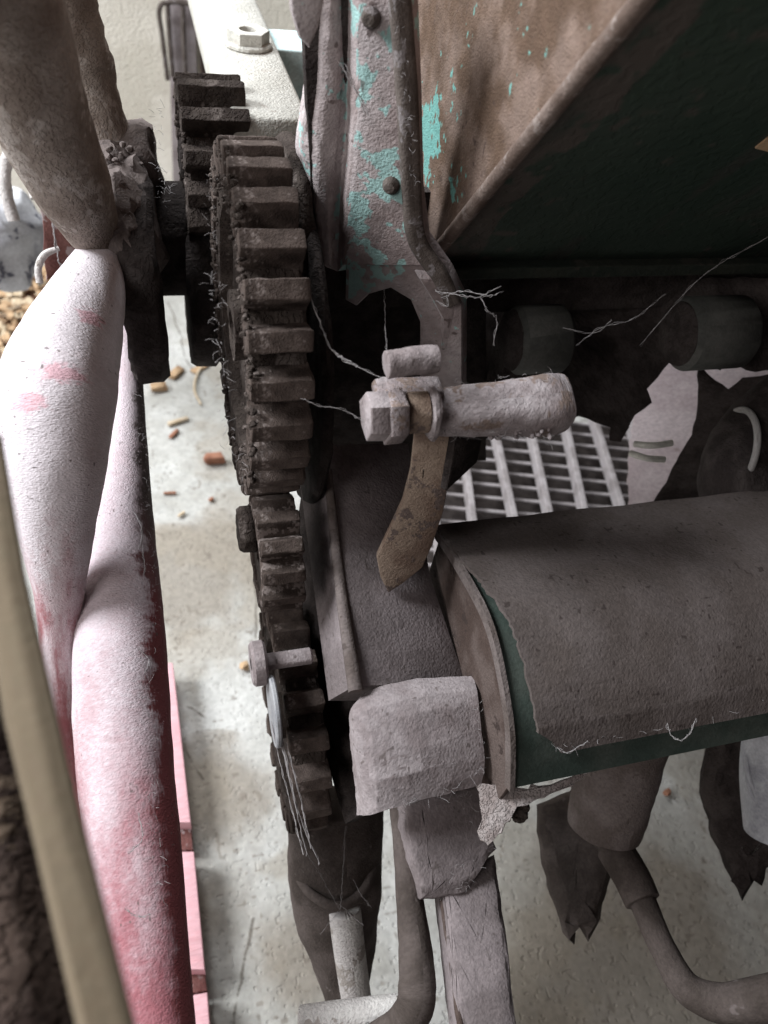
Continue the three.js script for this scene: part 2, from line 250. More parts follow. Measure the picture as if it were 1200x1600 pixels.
function hexNut(at, axis, r, h, hole = 0.5) {
  const s = new THREE.Shape(); for (let k = 0; k < 6; k++) s[k ? 'lineTo' : 'moveTo'](r * Math.cos(k * Math.PI / 3), r * Math.sin(k * Math.PI / 3));
  if (hole) { const p = new THREE.Path(); p.absarc(0, 0, r * hole, 0, Math.PI * 2, true); s.holes.push(p); }
  const g = new THREE.ExtrudeGeometry(s, { depth: h, bevelEnabled: true, bevelSize: r * 0.06, bevelThickness: r * 0.08, bevelSegments: 2, curveSegments: 14 });
  g.applyQuaternion(new THREE.Quaternion().setFromUnitVectors(V(0, 0, 1), axis.clone().normalize())); g.translate(at.x, at.y, at.z);
  return boxUV(toCreasedNormals(g, 0.5));
}
function curved(profile, x0, x1, th, { left, right, nx = 24, sub = 6, lump = 0 } = {}) {   // sheet bent along [y, z] points, run along x; its ends may be ragged
  const c = new THREE.CatmullRomCurve3(profile.map(([y, z]) => V(0, y, z)), false, 'centripetal'), nv = profile.length * sub, pos = [], idx = [], n = nx + 1;
  for (let side = 0; side < 2; side++) for (let j = 0; j <= nv; j++) {
    const v = j / nv, p = c.getPoint(v), t = c.getTangent(v), nn = V(0, -t.z, t.y); if (nn.y < 0 && nn.z < 0) nn.negate();
    const xa = left ? left(v) : x0, xb = right ? right(v) : x1;
    for (let i = 0; i <= nx; i++) { const u = i / nx, x = xa + (xb - xa) * u * u * 0.6 + (xb - xa) * u * 0.4, k = lump * (perlin.noise(x * 30, p.y * 30, p.z * 30)) - side * th; pos.push(x, p.y + nn.y * k, p.z + nn.z * k); }
  }
  const o = (nv + 1) * n, q = (a, b, c2, d) => idx.push(a, b, c2, b, d, c2);
  for (let j = 0; j < nv; j++) for (let i = 0; i < nx; i++) { const a = j * n + i; q(a, a + 1, a + n, a + n + 1); q(o + a + 1, o + a, o + a + n + 1, o + a + n); }
  for (let j = 0; j < nv; j++) { const a = j * n, b = a + nx; q(o + a, a, o + a + n, a + n); q(b, o + b, b + n, o + b + n); }
  for (let i = 0; i < nx; i++) { const a = nv * n + i; q(i + 1, i, o + i + 1, o + i); q(a, a + 1, o + a, o + a + 1); }
  const g = new THREE.BufferGeometry(); g.setAttribute('position', new THREE.Float32BufferAttribute(pos, 3)); g.setIndex(idx);
  return boxUV(toCreasedNormals(g.toNonIndexed(), 0.7));
}
function patch(rows, th, lump = 0.0006, freq = 60, n = 40) {                   // smooth sheet through a grid of points, with thickness
  const cr = (p, t) => new THREE.CatmullRomCurve3(p, false, 'centripetal').getPoint(t), cols = rows[0].length, lines = Array.from({ length: cols }, (_, c) => Array.from({ length: n + 1 }, (_, j) => cr(rows.map((r) => r[c]), j / n)));
  const g = new THREE.PlaneGeometry(1, 1, n, n), p = g.attributes.position;
  for (let j = 0; j <= n; j++) for (let i = 0; i <= n; i++) { const q = cr(lines.map((l) => l[j]), i / n); p.setXYZ(j * (n + 1) + i, q.x, q.y, q.z); }
  g.computeVertexNormals(); const nr = g.attributes.normal, back = [], out = [], m = n + 1, at = (k) => V(p.getX(k), p.getY(k), p.getZ(k)), nn = (k) => V(nr.getX(k), nr.getY(k), nr.getZ(k)); let s = nn((m * m - 1) / 2 | 0).dot(EYE.clone().sub(at((m * m - 1) / 2 | 0))) < 0 ? -1 : 1;
  const front = []; for (let k = 0; k < m * m; k++) { const a = at(k), b = nn(k).multiplyScalar(s), l = lump * (perlin.noise(a.x * freq, a.y * freq, a.z * freq) + 0.6 * perlin.noise(a.x * freq * 2.7, a.y * freq * 2.7, a.z * freq * 2.7)); front.push(a.clone().addScaledVector(b, l)); back.push(a.clone().addScaledVector(b, -th)); }
  const tri = (...v) => v.forEach((q) => out.push(q.x, q.y, q.z)), quad = (a, b, c, d) => { tri(a, b, c); tri(a, c, d); };
  for (let j = 0; j < n; j++) for (let i = 0; i < n; i++) { const a = j * m + i, k = [a, a + 1, a + m + 1, a + m]; if (s > 0) k.reverse(); quad(...k.map((x) => front[x])); quad(...k.reverse().map((x) => back[x])); }
  for (let i = 0; i < n; i++) for (const [a, b] of [[i, i + 1], [n * m + i, n * m + i + 1], [i * m, (i + 1) * m], [i * m + n, (i + 1) * m + n]]) quad(front[a], front[b], back[b], back[a]);
  const o = new THREE.BufferGeometry(); o.setAttribute('position', new THREE.Float32BufferAttribute(out, 3)); return boxUV(toCreasedNormals(o, 0.8));
}
function clumps(list, size0, size1) {                                          // small crumbs of dirt at places
  const out = []; list.forEach((p) => { const g = new THREE.IcosahedronGeometry(rr(size0, size1), 1); g.scale(rr(0.7, 1.3), rr(0.5, 1.1), rr(0.7, 1.3)); g.rotateY(rnd() * 6); g.translate(p.x, p.y, p.z); out.push(rough(g, size0 * 0.5, 300)); });
  return boxUV(mergeGeometries(out.map((g) => { g.deleteAttribute('uv'); return g; })));
}

function lint(all, len, r = 0.00012) { const list = all.filter((_, i) => i % 5 < 3);                                          // short limp fibres standing on dusty edges
  return list.map((p) => { const a = V(rr(-1, 1), rr(-0.7, 0.8), rr(-1, 1)).normalize(), l = len * rr(0.4, 1.3), b = V(rr(-1, 1), rr(-1, 0.4), rr(-1, 1)).multiplyScalar(0.45);
    return sweep([p.clone(), p.clone().addScaledVector(a, l * 0.5), p.clone().addScaledVector(a, l * 0.8).addScaledVector(b, l * 0.6)], [r, r, r * 0.6], { seg: 4, rings: 6, cap: false }); });
}

// ---------------------------------------------------------------- helpers: objects
const taken = {};
function numbered(n) { taken[n] = (taken[n] ?? -1) + 1; return taken[n] ? `${n}_${String(taken[n]).padStart(3, '0')}` : n; }
function thing(name, label, category, at, group) {
  const o = new THREE.Group(); o.name = numbered(name); o.position.copy(at); scene.add(o); o.userData = { label, category }; if (group) o.userData.group = group; return o;
}
function originOf(o) { const v = V(); while (o && o !== scene) { v.add(o.position); o = o.parent; } return v; }
function part(parent, name, geos, material, label) {                          // geometry given in the world's axes; the part's origin is its own middle
  const list = [geos].flat(), g = list.length > 1 ? mergeGeometries(list.map((x) => { x = x.index ? x.toNonIndexed() : x; return x; })) : list[0];
  const base = originOf(parent); g.computeBoundingBox(); const mid = g.boundingBox.getCenter(V()); g.translate(-mid.x, -mid.y, -mid.z);
  const m = new THREE.Mesh(g, material); m.name = numbered(name); m.position.copy(mid).sub(base); m.castShadow = m.receiveShadow = true; if (label) m.userData.label = label; parent.add(m); return m;
}
function solo(name, label, category, geos, material, group) { const m = part(scene, name, geos, material); m.userData = { label, category }; if (group) m.userData.group = group; return m; }
function struct(name, geo, material) { const m = part(scene, name, geo, material); m.userData.kind = 'structure'; return m; }

// ================================================================ the setting
{
  const f = new THREE.PlaneGeometry(4.2, 3.4, 160, 130); f.rotateX(-Math.PI / 2); f.translate(0.4, 0, -0.6);
  const p = f.attributes.position; for (let i = 0; i < p.count; i++) p.setY(i, -0.003 + 0.003 * perlin.noise(p.getX(i) * 9, 3, p.getZ(i) * 9));
  f.computeVertexNormals(); struct('concrete_floor', boxUV(f), M.concrete);
  const w = new THREE.BoxGeometry(4.2, 1.9, 0.1, 80, 40, 1); w.translate(0.4, 0.9, -1.83);
  struct('plaster_wall', boxUV(rough(w, 0.006, 5)), M.plaster);
}
for (const [at, aim, w, h, power, c, label] of OPENINGS_AND_FILL) {
  const win = thing('window_or_fill', label, 'window', at); win.lookAt(aim);  // shed windows, and the added fill panel built the same way
  const glow = new THREE.Mesh(new THREE.PlaneGeometry(w, h), new THREE.MeshStandardMaterial({ color: 0x000000, emissive: new THREE.Color().setRGB(...c), emissiveIntensity: 1.5, roughness: 1 })); glow.name = 'light_pane'; glow.position.z = -0.012; win.add(glow);
  for (const [fw, fh, x, y] of [[w + 0.12, 0.06, 0, h / 2 + 0.03], [w + 0.12, 0.06, 0, -h / 2 - 0.03], [0.06, h, w / 2 + 0.03, 0], [0.06, h, -w / 2 - 0.03, 0]]) { const b = new THREE.Mesh(boxUV(new RoundedBoxGeometry(fw, fh, 0.05, 2, 0.004)), M.beamWood); b.name = numbered('light_frame'); b.position.set(x, y, 0); b.castShadow = true; win.add(b); }
  const L = new THREE.RectAreaLight(new THREE.Color().setRGB(...c), power, w, h); L.position.copy(at); L.lookAt(aim); scene.add(L);
}

// ================================================================ the seed drill
const GEAR = V(0.0675, 0.668, -0.468);
const drill = thing('seed_drill', 'dust-covered old seed drill with open gears, green hopper and seed boots', 'seed drill', V(0.2, 0, -0.45));
const X = V(1, 0, 0), PINION = V(0.056, 0.712, -0.636);
function gear(name, c, R, root, n, x0, x1, tipW, rootW, phase, m, { tm = M.toothDust, web = true, label } = {}) {
  const g = new THREE.Group(); g.name = numbered(name); g.position.copy(c).sub(originOf(drill)); drill.add(g); if (label) g.userData.label = label;
  const w = x1 - x0, body = [];
  const prof = web ? [[0.012, 0], [root * 0.24, 0], [root * 0.24, w * 0.3], [root * 0.8, w * 0.3], [root * 0.82, w * 0.04], [root - 0.002, 0], [root, 0.002], [root, w - 0.002], [root - 0.002, w], [root * 0.82, w], [root * 0.8, w * 0.7], [root * 0.24, w * 0.7], [root * 0.24, w], [0.012, w], [0.012, 0]] : disc(root, w, 0.002, 0.008);
  body.push(rough(turned(prof, V(x0, c.y, c.z), X, 72), 0.0009, 90, 0.5));
  part(g, 'gear_body', boxUV(body[0]), m);
  const s = new THREE.Shape(), h = R - root, d = 0.004;                         // a tooth in (along the rim, outwards)
  s.moveTo(-rootW / 2 - 0.002, -d); s.lineTo(-rootW / 2, 0); s.quadraticCurveTo(-rootW / 2 + 0.001, h * 0.4, -tipW / 2, h * 0.92); s.quadraticCurveTo(-tipW / 2 + 0.0004, h, -tipW / 2 + 0.0014, h);
  s.lineTo(tipW / 2 - 0.0014, h); s.quadraticCurveTo(tipW / 2 - 0.0004, h, tipW / 2, h * 0.92); s.quadraticCurveTo(rootW / 2 - 0.001, h * 0.4, rootW / 2, 0); s.lineTo(rootW / 2 + 0.002, -d);
  const variants = [0, 1, 2].map((k) => {
    let t = new THREE.ExtrudeGeometry(s, { depth: w - 0.0015, steps: 5, bevelEnabled: true, bevelThickness: 0.002, bevelSize: 0.0014, bevelOffset: -0.0014, bevelSegments: 2, curveSegments: 4 });
    t.translate(0, root, -w / 2); t.rotateY(Math.PI / 2); t = rough(t, 0.0008, 120 + 15 * k, 0.7); return boxUV(t);   // runs along x, points up
  });
  for (let k = 0; k < n; k++) { const t = new THREE.Mesh(variants[(k * 7) % 3], tm); t.name = numbered('tooth'); t.position.x = (x0 + x1) / 2 - c.x; t.rotation.x = phase + k / n * Math.PI * 2; t.castShadow = t.receiveShadow = true; g.add(t); }
  return g;
}
gear('large_gear', GEAR, 0.119, 0.1, 26, 0.05, 0.085, 0.0128, 0.0165, 0.1, M.dirt, { label: 'large toothed gear wheel caked in dark dirt' });
gear('pinion', PINION, 0.059, 0.045, 12, 0.033, 0.08, 0.011, 0.0165, 0.13, M.dirt, { web: false, tm: M.dirt, label: 'small wide pinion behind the large gear' });
gear('idler_gear', onAxis('x', 0.07, 432, 862), 0.044, 0.032, 12, 0.056, 0.084, 0.01, 0.016, 0.1, M.dirt, { web: false });
gear('lower_gear', onAxis('x', 0.08, 458, 1115), 0.094, 0.08, 18, 0.066, 0.093, 0.012, 0.018, 0.05, M.dirt, { label: 'lower gear with a bolt and a bright washer' });
{ // caked dirt along the rim's left side, too many crumbs to count
  const spots = []; for (let k = 0; k < 560; k++) { const a = rr(0, 6.283), r = 0.086 + 0.032 * Math.pow(rnd(), 0.7); spots.push(V(0.05 - rr(-0.001, 0.002), GEAR.y + r * Math.cos(a), GEAR.z + r * Math.sin(a))); }
  const g = drill.children.find((o) => o.name === 'large_gear'); part(g, 'dirt_crust', clumps(spots, 0.0008, 0.0026), M.dirt).userData.kind = 'stuff';
  const g2 = drill.children.find((o) => o.name === 'pinion'), s2 = []; for (let k = 0; k < 120; k++) { const a = rr(0, 6.283), r = 0.02 + 0.036 * rnd(); s2.push(V(0.033, PINION.y + r * Math.cos(a), PINION.z + r * Math.sin(a))); }
  part(g2, 'dirt_crust', clumps(s2, 0.0008, 0.003), M.dirt).userData.kind = 'stuff';
}
// shafts, collars and the discs beside the pinion
part(drill, 'gear_shaft', turned(disc(0.014, 0.09), V(0.03, PINION.y, PINION.z), X, 24), M.blackIron);
part(drill, 'hub_drum', boxUV(rough(turned(disc(0.047, 0.075, 0.004), W(212, 375, 0.735), X, 44), 0.002, 60)), M.blackIron, 'dark drum between the two discs');
part(drill, 'shaft_disc', boxUV(rough(turned(disc(0.085, 0.03, 0.005), W(192, 440, 0.71), X, 48), 0.003, 60)), M.blackIron);
part(drill, 'shaft_disc', boxUV(rough(turned(disc(0.068, 0.024, 0.004), W(290, 452, 0.74), X, 48), 0.002, 80)), M.blackIron);
part(drill, 'pinion_collar', boxUV(rough(turned(disc(0.026, 0.022, 0.004), W(378, 215, 0.70), X, 30), 0.002, 80)), M.dirt);
part(drill, 'bearing_disc', boxUV(rough(turned(disc(0.07, 0.012, 0.003), V(0.094, 0.70, -0.53), X, 64), 0.001, 60)), M.dirt);
part(drill, 'bearing_disc', boxUV(rough(turned(disc(0.12, 0.008, 0.003, 0.04), V(0.1, 0.62, -0.5), X, 64), 0.001, 60)), M.blackIron);
// lower gear train: roller, bolt and washer
part(drill, 'roller', boxUV(rough(turned(disc(0.018, 0.014, 0.003), W(372, 828, 0.585), X, 30), 0.0012, 90)), M.dirt);
{ const b = W(392, 1038, 0.58); const bolt = part(drill, 'gear_bolt', [turned(disc(0.0165, 0.011, 0.002), b, X, 30), turned(disc(0.0062, 0.045, 0.0015), b, X, 20)], M.dust);
  part(bolt, 'washer', turned(disc(0.026, 0.004, 0.001), W(424, 1112, 0.58), V(1, 0, 0), 36), M.washerGrey); }
// end casting: a dusty cheek on the left, the painted upright, its rib and the forked foot
const CAST = [V(0.15, 0.78, -0.47), V(-0.5, 0, 0.866)], onCast = (x, y, out = 0) => onPlane(CAST[0].clone().addScaledVector(CAST[1], out), CAST[1], x, y);
const castFace = [[545, -30], [640, -30], [648, 150], [652, 300], [662, 378], [700, 432], [722, 478], [722, 620], [655, 620], [655, 505], [640, 470], [610, 452], [575, 462], [556, 480], [538, 470], [541, 300], [546, 120]].map(([x, y]) => onCast(x, y));
const casting = part(drill, 'end_casting', plate(castFace, 0.02, { bevel: 0.003 }), M.casting, 'upright iron casting with flaked turquoise paint');
part(casting, 'casting_rib', sweep([[622, -30], [636, 150], [643, 300], [652, 376], [688, 432], [708, 474]].map(([x, y]) => onCast(x, y, 0.005)), [0.006, 0.0062, 0.006, 0.006, 0.006, 0.005], { seg: 16, rings: 60, lump: 0.02, freq: 120, power: 4 }), M.ribIron, 'dark rusty rib along the casting edge');
part(casting, 'fork_leg', plate(poly('z', -0.44, [[655, 436], [688, 436], [716, 480], [720, 618], [690, 618], [692, 500], [676, 470]]), 0.014, { bevel: 0.003 }), M.casting);
for (const [x, y, r] of [[611, 290, 0.0055], [580, 28, 0.0055]]) part(casting, 'bolt', [turned([[0, 0.006], [r * 0.6, 0.005], [r, 0.001], [r, -0.004], [0, -0.004]], onCast(x, y, 0.0045), CAST[1], 18)], M.ribIron);
const CHEEK = [[-60, 466, 486, 520, 540, 556, 600, 627], [80, 480, 492, 522, 541, 556, 600, 632], [160, 470, 484, 520, 541, 555, 600, 638], [230, 462, 478, 512, 536, 552, 600, 641], [300, 478, 490, 511, 530, 545, 600, 645], [370, 492, 500, 512, 528, 541, 600, 652], [414, 500, 506, 515, 527, 538, 595, 680]], OUT = [-0.014, 0.002, 0.003, -0.006, 0.003, 0.0035, 0.003];
part(casting, 'casting_plate', patch(CHEEK.map(([y, ...xs]) => xs.map((x, k) => onCast(x, y + (k === 3 ? 10 : 0), OUT[k]))), 0.006, 0.0007, 70, 64), M.casting, 'broad dusty plate with a long groove and flaked turquoise paint');
part(casting, 'casting_dark_fill', plate(poly('z', -0.492, [[470, -40], [640, -40], [650, 480], [520, 480], [492, 420]]), 0.01), M.blackIron);  // black backing plate added so the gaps in the casting stay dark
part(casting, 'casting_ear', plate(poly('z', -0.44, [[452, -40], [515, -40], [500, 40], [484, 76], [468, 60], [456, 20]]), 0.008, { bevel: 0.002 }), M.castDust);
part(casting, 'fork_dark_fill', plate(poly('z', -0.52, [[478, 300], [700, 300], [760, 430], [760, 720], [490, 720]]), 0.01), M.blackIron);  // black plate added to fill the openings round the fork with dark
// frame rail with a nut, and the cross rail
{
  const a = W(368, -60, 0.9), top = 0.757, mk = (x, z) => V(x, top - 0.025, z);
  const rail = part(drill, 'frame_rail', boxUV(rough(bar(mk(0.102, -1.3), mk(0.097, -0.6), 0.058, 0.05, { r: 0.003 }), 0.0008, 40)), M.barDust, 'pale dusty frame rail running away behind the pinion');
  const n = onAxis('y', top + 0.001, 388, 70);
  const nut = part(rail, 'nut', [turned(disc(0.021, 0.004, 0.001, 0.008), V(n.x, top, n.z), V(0, 1, 0), 30), hexNut(V(n.x, top + 0.004, n.z), V(0, 1, 0), 0.0172, 0.008)], M.barDust, 'dusty hexagon nut on the rail');
  part(nut, 'bolt_end', turned(disc(0.008, 0.0085, 0.0015), V(n.x, top, n.z), V(0, 1, 0), 20), M.dustBrown);
  part(drill, 'cross_rail', bar(V(0.12, 0.727, -0.80), V(0.42, 0.727, -0.80), 0.06, 0.052, { r: 0.002 }), M.bluePaint, 'pale blue cross rail');
}
// hopper: end panel, sloping front panel, back, corner fold, bottom seam
const H = (y) => -0.51 + (y - 0.685) * 0.824;
{
  const y0 = 0.685, y1 = 1.28, zb = (y) => -0.62 - (y - y0) * 0.9;
  const quad = (x0, x1, ya, yb, f) => [V(x0, ya, f(ya)), V(x1, ya, f(ya)), V(x1, yb, f(yb)), V(x0, yb, f(yb))];
  part(drill, 'hopper_end', plate([V(0.2, y0, H(y0)), V(0.2, y1, H(y1)), V(0.2, y1, zb(y1)), V(0.2, y0, zb(y0))], 0.004), M.hopperEnd, 'brown dusty end panel of the hopper with turquoise flakes');
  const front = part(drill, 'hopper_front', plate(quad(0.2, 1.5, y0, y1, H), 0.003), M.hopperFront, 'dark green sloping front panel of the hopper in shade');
  part(front, 'seam_strip', bar(V(0.2, y0 + 0.006, H(y0) + 0.012), V(1.5, y0 + 0.006, H(y0) + 0.012), 0.016, 0.01), M.hopperGreen);
  part(front, 'paper_scrap', plate([[1180, 232], [1200, 216], [1203, 238]].map(([x, y]) => { const d = toWorld(x, y), t = (H(0) - EYE.z + 0.824 * EYE.y) / (d.z - 0.824 * d.y); return EYE.clone().addScaledVector(d, t - 0.003); }), 0.001, { bevel: 0 }), M.chipOrange);
  part(drill, 'hopper_back', plate(quad(0.2, 1.5, y0, y1, zb), 0.003), M.hopperGreen);
  part(drill, 'hopper_floor', plate([V(0.2, y0, H(y0)), V(1.5, y0, H(y0)), V(1.5, y0, zb(y0)), V(0.2, y0, zb(y0))], 0.004), M.blackIron);
  part(drill, 'corner_fold', sweep([V(0.2035, y0, H(y0) - 0.0035), V(0.2035, 0.9, H(0.9) - 0.0035), V(0.2035, y1, H(y1) - 0.0035)], [0.005, 0.005, 0.005], { seg: 14, rings: 90, lump: 0.06, freq: 120 }), M.foldBrown);
  // dark rail under the hopper that carries the feed cups
  part(drill, 'feed_rail', bar(V(0.2, 0.655, -0.56), V(1.5, 0.655, -0.56), 0.06, 0.05), M.blackIron);
}
for (const [x, y, t, r, len] of [[800, 532, 0.66, 0.028, 0.045], [1062, 522, 0.72, 0.031, 0.06], [1320, 512, 0.84, 0.031, 0.06]]) {
  const at = W(x, y, t), cup = part(drill, 'feed_cup', boxUV(rough(turned(disc(r, len, 0.004), at, V(1, 0.03, 0.05), 44), 0.0005, 60)), M.cupIron);
  part(cup, 'cup_cap', turned([[0, -0.006], [r * 0.55, -0.006], [r * 0.85, -0.002], [r * 0.9, 0.002]], at, X, 36), M.blackIron);
  if (x < 1000) part(cup, 'cup_neck', bar(at.clone().add(V(0.02, -0.015, -0.02)), at.clone().add(V(0.025, -0.10, -0.03)), 0.035, 0.03, { up: V(0, 0, 1) }), M.blackIron);
}
{ // dark brackets and hoses behind the cups that leave ragged gaps
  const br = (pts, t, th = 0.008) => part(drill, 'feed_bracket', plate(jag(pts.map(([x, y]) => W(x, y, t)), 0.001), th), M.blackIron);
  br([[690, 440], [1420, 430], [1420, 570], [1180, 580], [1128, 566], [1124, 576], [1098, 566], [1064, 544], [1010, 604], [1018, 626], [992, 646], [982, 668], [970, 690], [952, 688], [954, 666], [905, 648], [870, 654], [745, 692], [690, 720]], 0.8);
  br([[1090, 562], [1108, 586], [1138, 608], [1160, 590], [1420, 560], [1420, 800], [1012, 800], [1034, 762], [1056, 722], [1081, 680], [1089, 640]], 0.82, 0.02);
  for (const [a, b] of [[[1050, 688], [992, 698]], [[1038, 714], [985, 712]]]) part(drill, 'wire_clip', sweep([W(a[0], a[1] + 4, 0.8), W((a[0] + b[0]) / 2, (a[1] + b[1]) / 2 + 3, 0.79), W(b[0], b[1] - 4, 0.8)], [0.0032, 0.0032, 0.0032], { seg: 10, rings: 12 }), M.barDust, 'pale bent wire under the hopper');
  part(drill, 'feed_hose', sweep([W(1240, 620, 0.8), W(1170, 690, 0.78), W(1150, 760, 0.76), W(1180, 840, 0.78)], [0.03, 0.032, 0.032, 0.03], { lump: 0.04 }), M.blackIron);
  part(drill, 'hose_ring', new THREE.TorusGeometry(0.034, 0.003, 10, 40).applyMatrix4(new THREE.Matrix4().makeRotationY(1.3).setPosition(W(1150, 700, 0.76))), M.paleDust);
}
// clamp with its handle, shaft and lever
{
  const clamp = part(drill, 'clamp_block', boxUV(rough(mergeGeometries([bar(W(596, 628, 0.462), W(668, 628, 0.475), 0.03, 0.018, { r: 0.004 }), bar(W(585, 612, 0.462), W(690, 606, 0.475), 0.018, 0.008, { r: 0.003 })]), 0.0012, 120)), M.shaftDust, 'dusty clamp block');
  part(clamp, 'nut', boxUV(rough(hexNut(W(574, 652, 0.452), X, 0.0135, 0.014, 0), 0.0008, 140)), M.dust);
  part(clamp, 'nut', boxUV(rough(hexNut(W(603, 652, 0.457), X, 0.0155, 0.009, 0), 0.0008, 140)), M.shaftDust);
  part(clamp, 'clamp_pin', turned(disc(0.0125, 0.015, 0.0015), W(632, 645, 0.462), V(1, 0.05, 0.1), 24), M.leverIron, 'rust brown pin of the clamp');
  part(clamp, 'clamp_washer', boxUV(rough(turned(disc(0.0165, 0.006, 0.002), W(667, 646, 0.468), V(1, 0.05, 0.1), 24), 0.001, 120)), M.dust);
  part(drill, 'clamp_handle', sweep([W(604, 570, 0.448), W(640, 565, 0.452), W(682, 561, 0.457)], [0.0078, 0.0083, 0.0083], { seg: 20, rings: 16, lump: 0.08, freq: 150 }), M.dust, 'short round dusty handle above the clamp');
  part(drill, 'clamp_shaft', sweep([W(676, 645, 0.478), W(730, 642, 0.482), W(800, 638, 0.492), W(850, 634, 0.5), W(872, 633, 0.506)], [0.013, 0.0145, 0.0162, 0.018, 0.0176], { seg: 32, rings: 40, lump: 0.035, freq: 110, power: 3.2, up: V(0, 1, 0.5) }), M.shaftDust, 'thick square dusty shaft to the right of the clamp');
  part(drill, 'shaft_crust', clumps(Array.from({ length: 60 }, () => W(rr(700, 862), rr(668, 684), rr(0.485, 0.495))), 0.0008, 0.0022), M.dust).userData.kind = 'stuff';
  const lever = part(drill, 'lever', plate([[648, 670], [706, 670], [704, 738], [692, 800], [676, 850], [660, 888], [630, 915], [606, 932], [594, 905], [588, 872], [604, 836], [628, 784], [641, 735]].map(([x, y]) => W(x, y, 0.484 + (y - 670) * 0.0003)), 0.009, { bevel: 0.002, holes: [[[656, 728], [668, 728], [666, 748], [655, 748]].map(([x, y]) => W(x, y, 0.484 + (y - 670) * 0.0003))] }), M.leverIron, 'curved rust brown flat lever with a pointed end');
  part(lever, 'lever_web', plate([W(706, 680, 0.488), W(760, 690, 0.52), W(740, 720, 0.53), W(705, 770, 0.505)], 0.006), M.blackIron);
}
// rounded cover over the drum, its end ring, end plate and the loose lid
{
  const prof = [[0.513, -0.1715], [0.53, -0.182], [0.55, -0.198], [0.573, -0.239], [0.577, -0.263], [0.5725, -0.292], [0.565, -0.323], [0.5535, -0.358]];
  const lift = (d) => prof.map(([y, z]) => { const a = Math.atan2(y - 0.472, z + 0.268); return [y + d * Math.sin(a), z + d * Math.cos(a)]; });
  part(drill, 'cover_shell', curved(prof, 0.19, 1.2, 0.004, { nx: 30 }), M.greenPaint, 'dark green rounded sheet cover');
  const edge = [[0, 0.222], [0.06, 0.216], [0.12, 0.206], [0.2, 0.205], [0.32, 0.203], [0.45, 0.201], [0.6, 0.196], [0.8, 0.19], [1, 0.188]];
  const left = (v) => { let i = 0; while (i < edge.length - 2 && v > edge[i + 1][0]) i++; const [a, p] = edge[i], [b, q] = edge[i + 1]; return p + (q - p) * (v - a) / (b - a) + 0.0022 * perlin.noise(v * 40, 2.2, 5.1) + 0.001 * perlin.noise(v * 110, 7.2, 1.1); };
  const lid = lift(0.005).slice(1); lid[0] = [0.5345, -0.179];
  part(drill, 'cover_lid', curved(lid, 0.2, 1.2, 0.003, { left, nx: 60, sub: 10, lump: 0.0012 }), M.lidBrown, 'brown dusty lid sheet with a ragged left edge lying on the cover');
  part(drill, 'end_ring', curved(lift(0.003), 0.1875, 0.191, 0.008, { nx: 2, sub: 8, lump: 0.0008 }), M.dustBrown, 'raised rim at the left end of the cover');
  const inner = lift(-0.004); part(drill, 'end_plate', plate([...inner.map(([y, z]) => V(0.191, y, z)), V(0.191, 0.45, -0.36), V(0.191, 0.44, -0.18)], 0.004), M.plateBrown, 'rusty brown end plate under the rim');
}
